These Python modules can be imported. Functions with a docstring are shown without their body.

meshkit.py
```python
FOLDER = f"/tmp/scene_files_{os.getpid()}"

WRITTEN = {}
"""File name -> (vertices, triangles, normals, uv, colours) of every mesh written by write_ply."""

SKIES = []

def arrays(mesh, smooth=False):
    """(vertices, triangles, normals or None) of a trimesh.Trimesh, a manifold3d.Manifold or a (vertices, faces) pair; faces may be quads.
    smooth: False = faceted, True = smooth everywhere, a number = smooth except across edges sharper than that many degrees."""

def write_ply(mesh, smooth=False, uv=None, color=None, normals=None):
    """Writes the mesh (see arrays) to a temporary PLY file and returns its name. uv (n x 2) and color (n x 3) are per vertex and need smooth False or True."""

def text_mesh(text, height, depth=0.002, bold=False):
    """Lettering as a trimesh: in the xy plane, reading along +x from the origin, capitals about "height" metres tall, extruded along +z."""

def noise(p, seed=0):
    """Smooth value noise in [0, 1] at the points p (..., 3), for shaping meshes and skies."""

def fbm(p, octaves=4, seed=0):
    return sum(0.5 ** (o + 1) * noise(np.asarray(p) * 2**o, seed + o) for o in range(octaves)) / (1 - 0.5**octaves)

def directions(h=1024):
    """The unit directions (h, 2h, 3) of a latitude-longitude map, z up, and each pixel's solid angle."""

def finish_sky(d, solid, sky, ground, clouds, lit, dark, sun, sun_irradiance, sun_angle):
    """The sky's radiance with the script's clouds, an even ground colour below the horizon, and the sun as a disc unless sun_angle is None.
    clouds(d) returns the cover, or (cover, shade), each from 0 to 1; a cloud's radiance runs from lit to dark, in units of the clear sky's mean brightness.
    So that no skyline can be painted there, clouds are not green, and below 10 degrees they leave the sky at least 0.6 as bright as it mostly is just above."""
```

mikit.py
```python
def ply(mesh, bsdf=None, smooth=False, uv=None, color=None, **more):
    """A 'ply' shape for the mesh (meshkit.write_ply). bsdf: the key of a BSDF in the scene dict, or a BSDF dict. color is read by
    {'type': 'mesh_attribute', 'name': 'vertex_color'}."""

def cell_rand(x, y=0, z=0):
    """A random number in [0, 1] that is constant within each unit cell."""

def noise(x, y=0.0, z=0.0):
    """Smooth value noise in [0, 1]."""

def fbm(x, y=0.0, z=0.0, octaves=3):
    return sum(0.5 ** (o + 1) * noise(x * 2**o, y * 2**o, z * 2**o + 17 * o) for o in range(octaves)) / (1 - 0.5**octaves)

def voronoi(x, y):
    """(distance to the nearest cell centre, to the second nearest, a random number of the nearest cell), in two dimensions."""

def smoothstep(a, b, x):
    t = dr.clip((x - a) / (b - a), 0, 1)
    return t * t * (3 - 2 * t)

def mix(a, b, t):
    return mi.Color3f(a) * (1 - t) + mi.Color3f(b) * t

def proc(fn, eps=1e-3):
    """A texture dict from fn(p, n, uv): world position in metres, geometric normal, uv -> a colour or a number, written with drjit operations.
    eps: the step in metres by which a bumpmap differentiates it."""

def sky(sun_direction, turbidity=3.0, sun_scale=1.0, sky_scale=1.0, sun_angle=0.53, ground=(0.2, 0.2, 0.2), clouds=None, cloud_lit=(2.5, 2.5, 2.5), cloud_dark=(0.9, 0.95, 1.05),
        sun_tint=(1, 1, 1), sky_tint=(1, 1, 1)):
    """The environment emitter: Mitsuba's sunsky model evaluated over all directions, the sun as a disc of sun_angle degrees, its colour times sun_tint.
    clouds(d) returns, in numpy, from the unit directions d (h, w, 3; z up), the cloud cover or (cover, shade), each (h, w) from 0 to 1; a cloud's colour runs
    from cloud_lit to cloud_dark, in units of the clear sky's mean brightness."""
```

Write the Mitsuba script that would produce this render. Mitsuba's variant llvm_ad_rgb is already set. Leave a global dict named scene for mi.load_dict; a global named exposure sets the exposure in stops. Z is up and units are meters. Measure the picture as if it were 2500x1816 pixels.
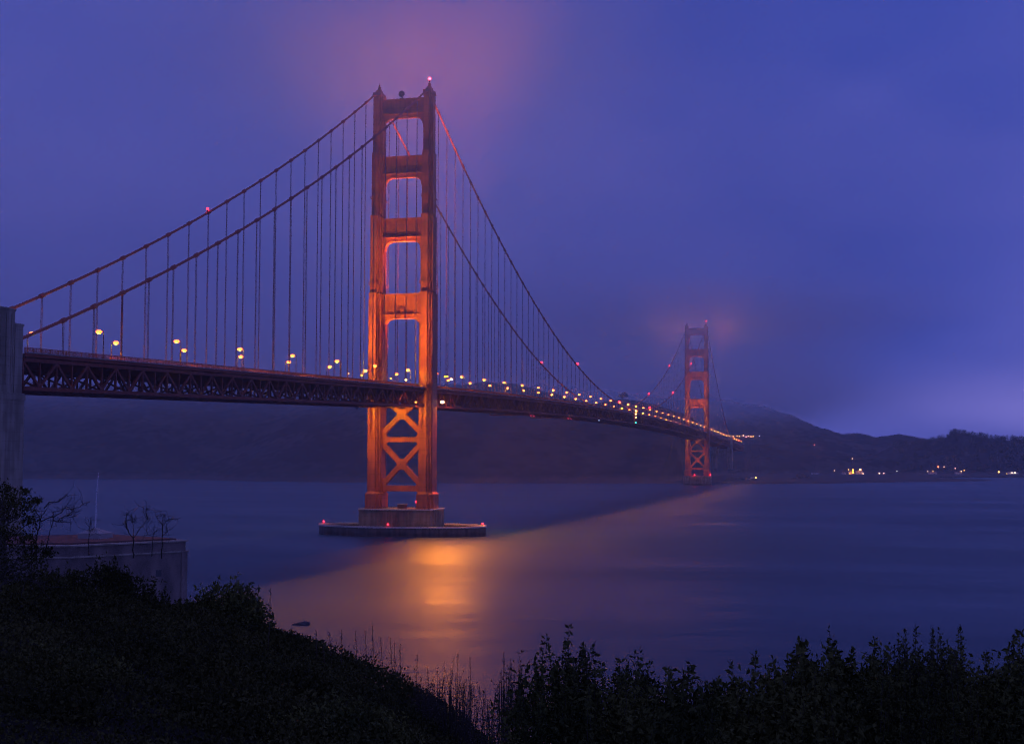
import math, numpy as np, mitsuba as mi, drjit as dr, trimesh, mikit, meshkit
from shapely.geometry import Polygon
T = mi.ScalarTransform4f
scene, labels = {}, {}
rng = np.random.default_rng(7)

# ---------------------------------------------------------------- camera, air, sky, exposure
CAM = np.array([227.3, -652.87, 39.31])
AIM, UPV = np.array([202.236, -556.252, 45.622]), [0.0145, -0.0614, 0.998]
exposure = 1.3
scene['haze_air'] = {'type': 'heterogeneous', 'albedo': {'type': 'rgb', 'value': [0.94, 0.95, 0.96]}, 'scale': 1.0,}
scene['camera'] = {'type': 'perspective', 'fov': 41.66, 'fov_axis': 'x', 'near_clip': 0.5, 'far_clip': 20000.0,
                   'to_world': T().look_at(origin=CAM.tolist(), target=AIM.tolist(), up=UPV), 'medium': {'type': 'ref', 'id': 'haze_air'}}


def overcast(d):
    """An overcast dusk sky: cover everywhere, broken into softer and darker banks; a gap of paler twilight low in the north-north-east."""
    el = np.degrees(np.arcsin(np.clip(d[..., 2], -1, 1)))
    q = d / (0.25 + np.abs(d[..., 2:3]))
    n = meshkit.fbm(q * [1.3, 1.3, 0.5], 4, 23)
    az = np.degrees(np.arctan2(d[..., 0], d[..., 1]))
    gap = np.exp(-((az - 12) / 15) ** 2) * np.exp(-((el - 1.9 - 1.2 * (n - .5)) / 1.35) ** 2)
    shade = 0.66 + 1.0 * (n - 0.5) - 0.66 * gap
    return np.ones_like(el), np.clip(shade, 0, 1)


scene['sky'] = mikit.sky((0.3, 0.9, 0.12), turbidity=3, sun_scale=0.0, sky_scale=2.75, sun_angle=10, ground=(0.02, 0.03, 0.06), clouds=overcast,
                         cloud_lit=(0.86, 0.80, 2.75), cloud_dark=(0.015, 0.165, 1.38))
scene['sky']['sampling_weight'] = 50.0

# the haze: one closed box; thin near the water, thickening into the fog bank that hangs at the tower tops
HX0, HX1, HY0, HY1, HZ0, HZ1 = -4200.0, 2600.0, -900.0, 5200.0, -9.0, 300.0
gx, gy, gz = np.linspace(HX0, HX1, 228), np.linspace(HY0, HY1, 205), np.linspace(HZ0, HZ1, 40)
GZ, GY, GX = np.meshgrid(gz, gy, gx, indexing='ij')
bank = np.clip((GZ - 75) / 160, 0, 1) ** 1.7
edge = np.clip(.5 - (GX - (260 - .085 * GY)) / 620, 0, 1); edge = edge * edge * (3 - 2 * edge)
wisp = meshkit.fbm(np.stack([GX * .004, GY * .004, GZ * .012], -1), 3, 6)
dens = .95e-4 + .45e-4 * edge + 1.7e-3 * bank * edge * (.55 + .9 * wisp) * (1 + 1.3 * np.clip((GY - 1500) / 800, 0, 1))
for cx_, cy_, cz_, sx_, sy_, sz_, a_ in ((0, 10, 280, 120, 110, 42, 6.5e-3), (-80, 1290, 250, 190, 140, 30, 8e-3), (110, 1290, 246, 170, 140, 28, 7e-3), (-170, 3000, 205, 330, 400, 45, 3e-3)):
    dens += a_ * (.6 + .8 * wisp) * np.exp(-(((GX - cx_) / sx_) ** 2 + ((GY - cy_) / sy_) ** 2 + ((GZ - cz_) / sz_) ** 2))
scene['haze_air']['sigma_t'] = {'type': 'gridvolume', 'grid': mi.VolumeGrid(dens[..., None].astype(np.float32)),
                                'to_world': T().translate([HX0, HY0, HZ0]).scale([HX1 - HX0, HY1 - HY0, HZ1 - HZ0])}
scene['haze'] = {'type': 'cube', 'to_world': T().translate([(HX0 + HX1) / 2, (HY0 + HY1) / 2, (HZ0 + HZ1) / 2]).scale([(HX1 - HX0) / 2, (HY1 - HY0) / 2, (HZ1 - HZ0) / 2]),
                 'bsdf': {'type': 'null'}, 'interior': {'type': 'ref', 'id': 'haze_air'}}
labels['haze'] = {'label': 'thin dusk haze over the strait, thickening to fog at the tower tops', 'category': 'haze', 'kind': 'stuff'}

# ---------------------------------------------------------------- helpers
CUBE_V = np.array([[x, y, z] for x in (-.5, .5) for y in (-.5, .5) for z in (-.5, .5)])
CUBE_F = np.array([[0, 1, 3], [0, 3, 2], [4, 6, 7], [4, 7, 5], [0, 4, 5], [0, 5, 1], [2, 3, 7], [2, 7, 6], [0, 2, 6], [0, 6, 4], [1, 5, 7], [1, 7, 3]])


class MB:
    """Collects boxes, bars and tubes into one mesh."""
    def __init__(s): s.v, s.f, s.n = [], [], 0
    def add(s, v, f):
        v = np.asarray(v, float); s.v.append(v); s.f.append(np.asarray(f, int) + s.n); s.n += len(v); return s
    def box(s, c, d): return s.add(CUBE_V * d + c, CUBE_F)
    def bx(s, x0, x1, y0, y1, z0, z1): return s.box([(x0 + x1) / 2, (y0 + y1) / 2, (z0 + z1) / 2], [abs(x1 - x0), abs(y1 - y0), abs(z1 - z0)])
    def bar(s, p, q, w, h, up=(0, 0, 1)):
        p, q = np.asarray(p, float), np.asarray(q, float); a = q - p; l = np.linalg.norm(a); a = a / l
        b = np.cross(up, a); b = b / (np.linalg.norm(b) + 1e-9); c = np.cross(a, b)
        return s.add((p + q) / 2 + (CUBE_V * [l, w, h]) @ np.stack([a, b, c]), CUBE_F)
    def tube(s, pts, r, k=8, cap=True):
        p = np.asarray(pts, float); r = np.broadcast_to(r, (len(p),)); t = np.gradient(p, axis=0); t /= np.linalg.norm(t, axis=1, keepdims=True) + 1e-12
        ref = np.where(np.abs(t[:, 2:]) < .9, [[0, 0, 1.]], [[1., 0, 0]]); a = np.cross(t, ref); a /= np.linalg.norm(a, axis=1, keepdims=True); b = np.cross(t, a)
        g = np.arange(k) * 2 * np.pi / k
        v = p[:, None] + r[:, None, None] * (np.cos(g)[None, :, None] * a[:, None] + np.sin(g)[None, :, None] * b[:, None])
        i, j = np.meshgrid(np.arange(len(p) - 1), np.arange(k), indexing='ij'); j2 = (j + 1) % k
        q = np.stack([i * k + j, i * k + j2, (i + 1) * k + j2, (i + 1) * k + j], -1).reshape(-1, 4); f = [q[:, [0, 2, 1]], q[:, [0, 3, 2]]]
        if cap:
            m = np.arange(1, k - 1); f += [np.stack([m * 0, m, m + 1], 1), np.stack([m * 0, m + 1, m], 1) + (len(p) - 1) * k]
        return s.add(v.reshape(-1, 3), np.vstack(f))
    def poly_y(s, pts, y0, y1):
        """A polygon in x,z extruded along y."""
        pts = np.asarray(pts, float); m = trimesh.creation.extrude_polygon(Polygon(pts), 1.0, engine='earcut')
        v = np.array(m.vertices); v = np.stack([v[:, 0], y1 + (y0 - y1) * v[:, 2], v[:, 1]], 1)
        return s.add(v, m.faces)
    def poly_z(s, pts, z0, z1):
        m = trimesh.creation.extrude_polygon(Polygon(pts), 1.0, engine='earcut'); v = np.array(m.vertices); v[:, 2] = z0 + (z1 - z0) * v[:, 2]
        return s.add(v, m.faces)
    def leaves(s, c, size, aspect=.5, updir=None, tilt=1.0):
        """Rhombic leaves at the points c."""
        n = len(c); a = rng.normal(size=(n, 3)); a = a * tilt + (0 if updir is None else updir)
        a /= np.linalg.norm(a, axis=1, keepdims=True); b = np.cross(a, rng.normal(size=(n, 3))); b /= np.linalg.norm(b, axis=1, keepdims=True) + 1e-9
        nn = np.cross(a, b); L = np.broadcast_to(size, (n,))[:, None] * rng.uniform(.65, 1.25, (n, 1))
        v = np.stack([c, c + a * L * .5 + b * L * aspect * .5 + nn * L * .08, c + a * L, c + a * L * .5 - b * L * aspect * .5 + nn * L * .08], 1).reshape(-1, 3)
        i = np.arange(n)[:, None] * 4
        return s.add(v, np.vstack([i + [0, 1, 2], i + [0, 2, 3]]))
    def mesh(s): return np.vstack(s.v), np.vstack(s.f)


counters = {}


def fresh(name):
    n = counters.get(name, -1) + 1; counters[name] = n
    return name if n == 0 else f'{name}_{n:03d}'


def put(name, mb, bsdf, parent=None, smooth=False, **more):
    k = fresh((parent + '__' if parent else '') + name)
    scene[k] = mikit.ply(mb.mesh() if isinstance(mb, MB) else mb, bsdf, smooth=smooth, **more)
    return k


def copy(name, shape, parent=None, to=None, **more):
    k = fresh((parent + '__' if parent else '') + name)
    scene[k] = {**shape, **({'to_world': to} if to is not None else {}), **more}
    return k


def tag(k, label=None, cat=None, group=None, kind=None):
    labels[k] = {a: b for a, b in (('label', label), ('category', cat), ('group', group), ('kind', kind)) if b}
    return k


def thing(name, label, cat, group=None): return tag(fresh(name), label, cat, group)


def rgb(*c): return {'type': 'rgb', 'value': list(c)}
def glow(c, s): return {'type': 'area', 'radiance': rgb(*[float(x * s) for x in c])}
ORD = ['', 'first', 'second', 'third', 'fourth', 'fifth', 'sixth', 'seventh', 'eighth', 'ninth', 'tenth', 'eleventh', 'twelfth', 'thirteenth', 'fourteenth', 'fifteenth', 'sixteenth', 'seventeenth', 'eighteenth', 'nineteenth', 'twentieth']
def ordinal(n): return ORD[n] if n <= 20 else {2: 'twenty-', 3: 'thirty-', 4: 'forty-'}[n // 10] + ORD[n % 10] if n % 10 else {3: 'thirtieth', 4: 'fortieth'}[n // 10]

# ---------------------------------------------------------------- materials
def mat(name, fn, rough=.6, spec=.4, metallic=0.0, bump=None, scale=1.0):
    b = {'type': 'principled', 'base_color': mikit.proc(fn) if callable(fn) else rgb(*fn), 'roughness': rough, 'specular': spec, 'metallic': metallic}
    if bump: b = {'type': 'bumpmap', 'nested': b, 'arbitrary': mikit.proc(bump, eps=.05), 'scale': scale}
    scene[name] = {'type': 'twosided', 'nested': b}


def steel_col(p, n, uv):
    streak = mikit.fbm(p.x * 1.1, p.y * 1.1, p.z * .07, 3); blot = mikit.fbm(p.x * .16, p.y * .16, p.z * .16, 3)
    seam = mikit.smoothstep(.93, .985, dr.abs(2 * (p.z / 6.1 - dr.floor(p.z / 6.1)) - 1))
    c = mikit.mix((.30, .066, .020), (.50, .112, .026), mikit.smoothstep(.25, .8, blot * .5 + streak * .5))
    return c * (1 - .22 * seam)


def concrete_col(p, n, uv):
    streak = mikit.fbm(p.x * .9, p.y * .9, p.z * .06, 3); blot = mikit.fbm(p.x * .25, p.y * .25, p.z * .25, 4)
    joint = mikit.smoothstep(.95, .99, dr.abs(2 * (p.z / 2.4 - dr.floor(p.z / 2.4)) - 1))
    wet = mikit.smoothstep(3.6, 1.6, p.z + 1.2 * blot)
    return mikit.mix((.20, .165, .115), (.38, .32, .24), mikit.smoothstep(.3, .7, streak * .6 + blot * .4)) * (1 - .35 * joint) * (1 - .55 * wet)


def brick_col(p, n, uv):
    b = mikit.fbm(p.x * .35, p.y * .35, p.z * .12, 4); r = mikit.cell_rand(dr.floor((p.x + p.y) / .35), 0, dr.floor(p.z / .16))
    return mikit.mix((.07, .055, .05), (.27, .20, .16), mikit.smoothstep(.2, .8, b) * .75 + r * .25)


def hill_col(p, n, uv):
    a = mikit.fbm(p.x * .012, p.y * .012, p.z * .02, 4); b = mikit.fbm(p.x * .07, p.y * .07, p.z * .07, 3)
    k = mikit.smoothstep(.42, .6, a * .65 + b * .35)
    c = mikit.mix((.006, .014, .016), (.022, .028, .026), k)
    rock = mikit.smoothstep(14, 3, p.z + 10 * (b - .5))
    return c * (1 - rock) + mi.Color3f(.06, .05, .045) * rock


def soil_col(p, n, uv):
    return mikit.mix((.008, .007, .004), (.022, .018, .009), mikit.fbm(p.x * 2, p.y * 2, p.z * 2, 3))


def leaf_col(a, b, s=1.3):
    return lambda p, n, uv: mikit.mix(a, b, mikit.smoothstep(.25, .75, mikit.fbm(p.x * s, p.y * s, p.z * s, 3) * .7 + .3 * mikit.cell_rand(p.x * 14, p.y * 14, p.z * 14)))


mat('steel', steel_col, .42, .4)
mat('cable_steel', (.40, .085, .037), .5, .4)
mat('shaded_truss_steel', lambda p, n, uv: steel_col(p, n, uv) * mi.Color3f(.52, .42, .6), .6, .3)  # same bridge paint, darkened to stand in for shade under the deck
mat('rope_steel', (.30, .12, .08), .45, .5)
mat('concrete', concrete_col, .85, .25)
mat('asphalt', (.05, .05, .05), .85, .3)
mat('brick', brick_col, .9, .2)
mat('roof_brick', lambda p, n, uv: mikit.mix((.085, .036, .032), (.16, .065, .05), mikit.fbm(p.x * .6, p.y * .6, 0, 3)), .9, .2)
mat('stone_trim', lambda p, n, uv: mikit.mix((.22, .2, .18), (.36, .33, .30), mikit.fbm(p.x * .8, p.y * .8, p.z * .8, 3)), .85, .2)
mat('hill_grass', hill_col, .95, .1)
mat('soil', soil_col, .95, .1)
mat('wet_concrete', lambda p, n, uv: concrete_col(p, n, uv) * mi.Color3f(.34, .31, .30), .75, .3)
mat('pier_concrete', lambda p, n, uv: concrete_col(p, n, uv) * mi.Color3f(.8, .68, .58), .85, .2)
mat('pale_concrete', lambda p, n, uv: mikit.mix((.42, .38, .32), (.62, .56, .48), mikit.fbm(p.x * .5, p.y * .5, p.z * .5, 3)), .85, .2)
mat('rock', lambda p, n, uv: mikit.mix((.03, .028, .026), (.10, .09, .08), mikit.fbm(p.x * .4, p.y * .4, p.z * .4, 4)), .8, .3)
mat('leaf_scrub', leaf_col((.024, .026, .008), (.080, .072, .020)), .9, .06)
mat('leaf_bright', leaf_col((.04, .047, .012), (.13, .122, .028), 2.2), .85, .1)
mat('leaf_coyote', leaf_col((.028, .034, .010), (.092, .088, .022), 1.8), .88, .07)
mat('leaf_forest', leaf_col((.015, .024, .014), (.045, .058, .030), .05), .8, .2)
mat('twig', (.045, .036, .028), .9, .2)
mat('dry_stalk', (.085, .06, .04), .9, .2)
mat('bark_pale', (.12, .10, .08), .9, .2)
mat('lamp_paint', (.13, .045, .028), .5, .4)
mat('dark_metal', (.05, .05, .05), .5, .4)
mat('white_paint', (.75, .75, .75), .5, .4)
mat('white_wall', lambda p, n, uv: mikit.mix((.40, .38, .35), (.6, .58, .54), mikit.fbm(p.x * .5, p.y * .5, p.z * .5, 3)), .8, .3)
mat('dark_roof', (.09, .05, .045), .8, .2)
mat('lens', (.5, .5, .5), .4, .4)


def wave(p, n, uv):
    return .6 * mikit.fbm(p.x * .05 + p.y * .012, p.y * .09 - p.x * .02, 0, 3) + .14 * mikit.fbm(p.x * .35, p.y * .55, 0, 3)


def lanes(p, n, uv):
    w = mikit.fbm(p.x * .006 + 3, p.y * .02, 0, 3); w2 = mikit.fbm(p.x * .03, p.y * .10, 0, 3)
    return .42 + .20 * (w - .5) + .07 * (w2 - .5)


scene['sea'] = {'type': 'bumpmap', 'arbitrary': mikit.proc(wave, eps=.3), 'scale': 1.0,
                'nested': {'type': 'principled', 'base_color': mikit.proc(lambda p, n, uv: mikit.mix((.004, .026, .042), (.008, .034, .05), mikit.fbm(p.x * .01, p.y * .02, 0, 3))),
                           'roughness': mikit.proc(lanes), 'specular': .36}}

# ---------------------------------------------------------------- lamp colours (relative)
SODIUM, AMBER, WARM, RED, PALE, TEAL = (1, .29, .0006), (1, .50, .008), (1, .52, .12), (1, .006, .010), (1, .68, .36), (.05, 1, .7)

# ---------------------------------------------------------------- water and land
def grid_mesh(xs, ys, fn):
    X, Y = np.meshgrid(xs, ys); Z = fn(X, Y); nx, ny = len(xs), len(ys)
    i, j = np.meshgrid(np.arange(ny - 1), np.arange(nx - 1), indexing='ij'); a = i * nx + j
    f = np.vstack([np.stack([a, a + 1, a + nx + 1], -1).reshape(-1, 3), np.stack([a, a + nx + 1, a + nx], -1).reshape(-1, 3)])
    return np.stack([X.ravel(), Y.ravel(), Z.ravel()], 1), f


k = put('water', grid_mesh(np.linspace(-4100, 2500, 12), np.linspace(-860, 5100, 12), lambda x, y: x * 0), 'sea')
tag(k, 'smooth blue water of the strait lit orange beside the bridge', 'water', kind='structure')

RIDGES = [  # (crest points x, y, z), half width
    ([(-3600, 1500, 190), (-2600, 1600, 200), (-1700, 1750, 195), (-1150, 1850, 195), (-800, 1950, 195), (-567, 1720, 178), (-437, 1701, 180), (-394, 1713, 178), (-329, 1730, 166), (-265, 1748, 150), (-197, 1766, 149), (-167, 1775, 133), (-120, 1790, 112), (-60, 1805, 84)], 400, 1.25),
    ([(-64, 1700, 76), (-20, 1640, 72), (37, 1832, 74), (75, 1841, 74), (109, 1851, 57), (141, 1861, 35), (180, 1875, 8)], 270, 1.1),
    ([(-1400, 3400, 300), (-600, 3100, 250), (-276, 3036, 208), (-145, 3070, 202), (-18, 3105, 182), (16, 3114, 171), (43, 3122, 156), (71, 3130, 143), (96, 3137, 130), (133, 3147, 126), (163, 3156, 114), (200, 3166, 111), (234, 3175, 107), (264, 3183, 94), (287, 3189, 104), (321, 3197, 106), (368, 3210, 101), (402, 3219, 95), (480, 3230, 76), (700, 3250, 70)], 480, .85),
    ([(345, 2586, 52), (386, 2597, 81), (402, 2600, 89), (438, 2607, 97), (486, 2619, 97), (529, 2631, 88), (571, 2642, 81), (590, 2647, 85), (645, 2661, 91), (727, 2683, 74), (1000, 2760, 80), (1600, 2900, 60)], 330, 1.2),
    ([(-500, 2500, 120), (0, 2500, 75), (160, 2480, 55), (260, 2560, 40), (360, 2700, 45)], 360, 1.1),
]


def hills(x, y):
    P2 = np.stack([x.ravel(), y.ravel()], 1); h = np.full(len(P2), -8.0)
    for pts, w, pw in RIDGES:
        a = np.array(pts, float)
        for p, q in zip(a[:-1], a[1:]):
            e = q[:2] - p[:2]; t = np.clip(((P2 - p[:2]) @ e) / (e @ e), 0, 1); dist = np.linalg.norm(P2 - p[:2] - t[:, None] * e, axis=1)
            z = p[2] + t * (q[2] - p[2]); h = np.maximum(h, z * (1 - np.clip(dist / w, 0, 1.2) ** pw))
    p3 = np.stack([P2[:, 0] * .008, P2[:, 1] * .008, P2[:, 0] * 0], 1)
    gully = np.abs(meshkit.fbm(p3, 4, 2) - .5) * 2
    h = h - gully * np.clip(h, 0, 50) * .34 + (meshkit.fbm(p3 * 6, 3, 9) - .5) * np.clip(h * .1, 0, 5)
    # low made ground along the cove
    sx, sy = P2[:, 0], P2[:, 1]; cove = sy - (2180 + .26 * sx + 18 * meshkit.noise(np.stack([sx * .02, sx * 0, sx * 0], 1), 4))
    low = np.where((sx > -150) & (sx < 2400), np.clip(cove * .35, -8, 4.5), -8)
    cap = np.where(sx > -60, 3.2 + np.clip(cove - 75, 0, 9e9) * .42, 999.0)
    return np.maximum(np.minimum(h, cap), low).reshape(x.shape)


hx = np.concatenate([np.arange(-3500, -1300, 40), np.arange(-1300, 800, 9), np.arange(800, 2300, 40)]); hy = np.concatenate([np.arange(1150, 1500, 9), np.arange(1500, 2700, 10), np.arange(2700, 4300, 25)])
hv, hf = grid_mesh(hx, hy, hills)
keep = (hv[hf][:, :, 2] > -7.5).any(1)
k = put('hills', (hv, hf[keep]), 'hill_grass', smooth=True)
tag(k, 'dark coastal hills across the strait fading into fog', 'hills', kind='structure')


def hill_z(x, y): return float(hills(np.array([[float(x)]]), np.array([[float(y)]]))[0, 0])


FWD, RGT = np.array([-.25096, .96800]), np.array([.96800, .25096])
TT = np.array([-60, -40, -20, -9.5, -7.2, -6, -4.64, -3.2, -1.9, -1.0, -.23, 2, 5, 10, 20, 60.])
Z25 = np.array([39, 38, 37.2, 36.5, 36.4, 36.05, 35.7, 35.15, 34.75, 34.2, 33.6, 32.9, 32.2, 31.6, 31, 30.])
Z0 = np.interp(TT, [-60, -20, -.2, 2, 5, 10, 20, 60], [39, 38, 37.7, 37.1, 36.3, 35.5, 34.6, 33.])


def bluff_st(s, t):
    a, b = np.interp(t, TT, Z0), np.interp(t, TT, Z25); z = a + (b - a) * np.clip(s / 25, -.6, 1)
    over = np.clip(s - 26, 0, 200); z = z - over * .62 - np.clip(over, 0, 6) * .1
    z = z + .28 * (meshkit.fbm(np.stack([s * .35, t * .35, s * 0], -1), 3, 5) - .5)
    return np.where(over > 20, np.maximum(z, 3.0), z)


def st_xy(s, t): return CAM[0] + s * FWD[0] + t * RGT[0], CAM[1] + s * FWD[1] + t * RGT[1]
def xy_st(x, y): d = np.array([x - CAM[0], y - CAM[1]]); return d @ FWD, d @ RGT


gs, gt = np.concatenate([np.arange(-14, 34, .6), np.arange(34, 92, 3)]), np.concatenate([np.arange(-60, -14, 2), np.arange(-14, 14, .5), np.arange(14, 61, 2)])
S_, T_ = np.meshgrid(gs, gt); Zb = bluff_st(S_, T_); bv, bf = grid_mesh(gs, gt, lambda s, t: bluff_st(s, t))
bx_, by_ = st_xy(bv[:, 0], bv[:, 1]); bv = np.stack([bx_, by_, bv[:, 2]], 1)
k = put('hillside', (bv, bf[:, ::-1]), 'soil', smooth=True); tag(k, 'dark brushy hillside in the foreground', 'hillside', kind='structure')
land = MB().poly_z([(76, -357), (81, -366), (96, -430), (120, -480), (170, -548), (260, -560), (330, -600), (330, -760), (-200, -760), (-260, -500), (-120, -372), (0, -338), (24, -338), (40, -345)], -5, 4)
k = put('ground', land, 'rock'); tag(k, 'flat shore ground around the old brick fort', 'ground', kind='structure')

# ---------------------------------------------------------------- the suspension bridge
BR = thing('suspension_bridge', 'orange red suspension bridge with two floodlit towers crossing the strait at dusk', 'bridge')
HALF, YN, YP = 13.7, 1280.0, 343.0


def lamp_z(y): return 83 + .0228 * y if y < 0 else (83 - .0228 * (y - YN) if y > YN else 90.3 - 7.3 * ((y - 640) / 640) ** 2)
def cable_z(y):
    if 0 <= y <= YN: return 86 + 141.2 * ((y - 640) / 640) ** 2
    s = max(0.0, (-y if y < 0 else y - YN) - 4.6); return 227.4 - .58176 * s + 3.4877e-4 * s * s


TOP_RAIL, SLAB, CH_T, CH_B = -7.2, -8.7, -10.4, -18.0
LEVELS = [(13.2, 20.6, (5.4, 18.5), (7.4, 14), (9.0, 8.6)), (21.6, 123.6, (3.6, 15.5), (5.4, 11.6), (7.0, 7.2)), (123.6, 163.4, (3.4, 14.2), (5.1, 10.4), (6.6, 6.4)),
          (163.4, 196.2, (3.1, 11.8), (4.7, 8.4), (6.0, 5.2)), (196.2, 226.4, (2.8, 9.6), (4.2, 6.8), (5.3, 4.2))]


def leg_mesh(cx, y0):
    m = MB()
    for z0, z1, *cs in LEVELS:
        for n, (w, d) in enumerate(cs): m.bx(cx - w / 2, cx + w / 2, y0 - d / 2, y0 + d / 2, z0 + .02 * n, z1 - .35 * n)
    # fluting strips on the long faces of the shaft
    for s in (-1, 1):
        for w, d in ((4.5, 13.4), (6.2, 9.3)):
            for e in (-1, 1): m.bx(cx + s * (w / 2 - .16), cx + s * (w / 2 + .22), y0 + e * d / 2 - .3, y0 + e * d / 2 + .3, 22, 120)
    # sloping shoulder over the pedestal, ledges at each setback
    for (w0, d0), (w1, d1) in zip(LEVELS[0][2:], LEVELS[1][2:]):
        v = [(cx + sx * w0 / 2, y0 + sy * d0 / 2, 20.6) for sx, sy in ((-1, -1), (1, -1), (1, 1), (-1, 1))] + [(cx + sx * w1 / 2, y0 + sy * d1 / 2, 21.9) for sx, sy in ((-1, -1), (1, -1), (1, 1), (-1, 1))]
        m.add(v, [[0, 1, 5], [0, 5, 4], [1, 2, 6], [1, 6, 5], [2, 3, 7], [2, 7, 6], [3, 0, 4], [3, 4, 7]])
    for z, (w, d) in ((122.9, (3.9, 15.9)), (122.7, (5.8, 11.9)), (122.5, (7.4, 7.5)), (162.9, (3.6, 14.5)), (195.8, (3.3, 12.0))): m.bx(cx - w / 2, cx + w / 2, y0 - d / 2, y0 + d / 2, z - .28, z + .28)
    return m


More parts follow.
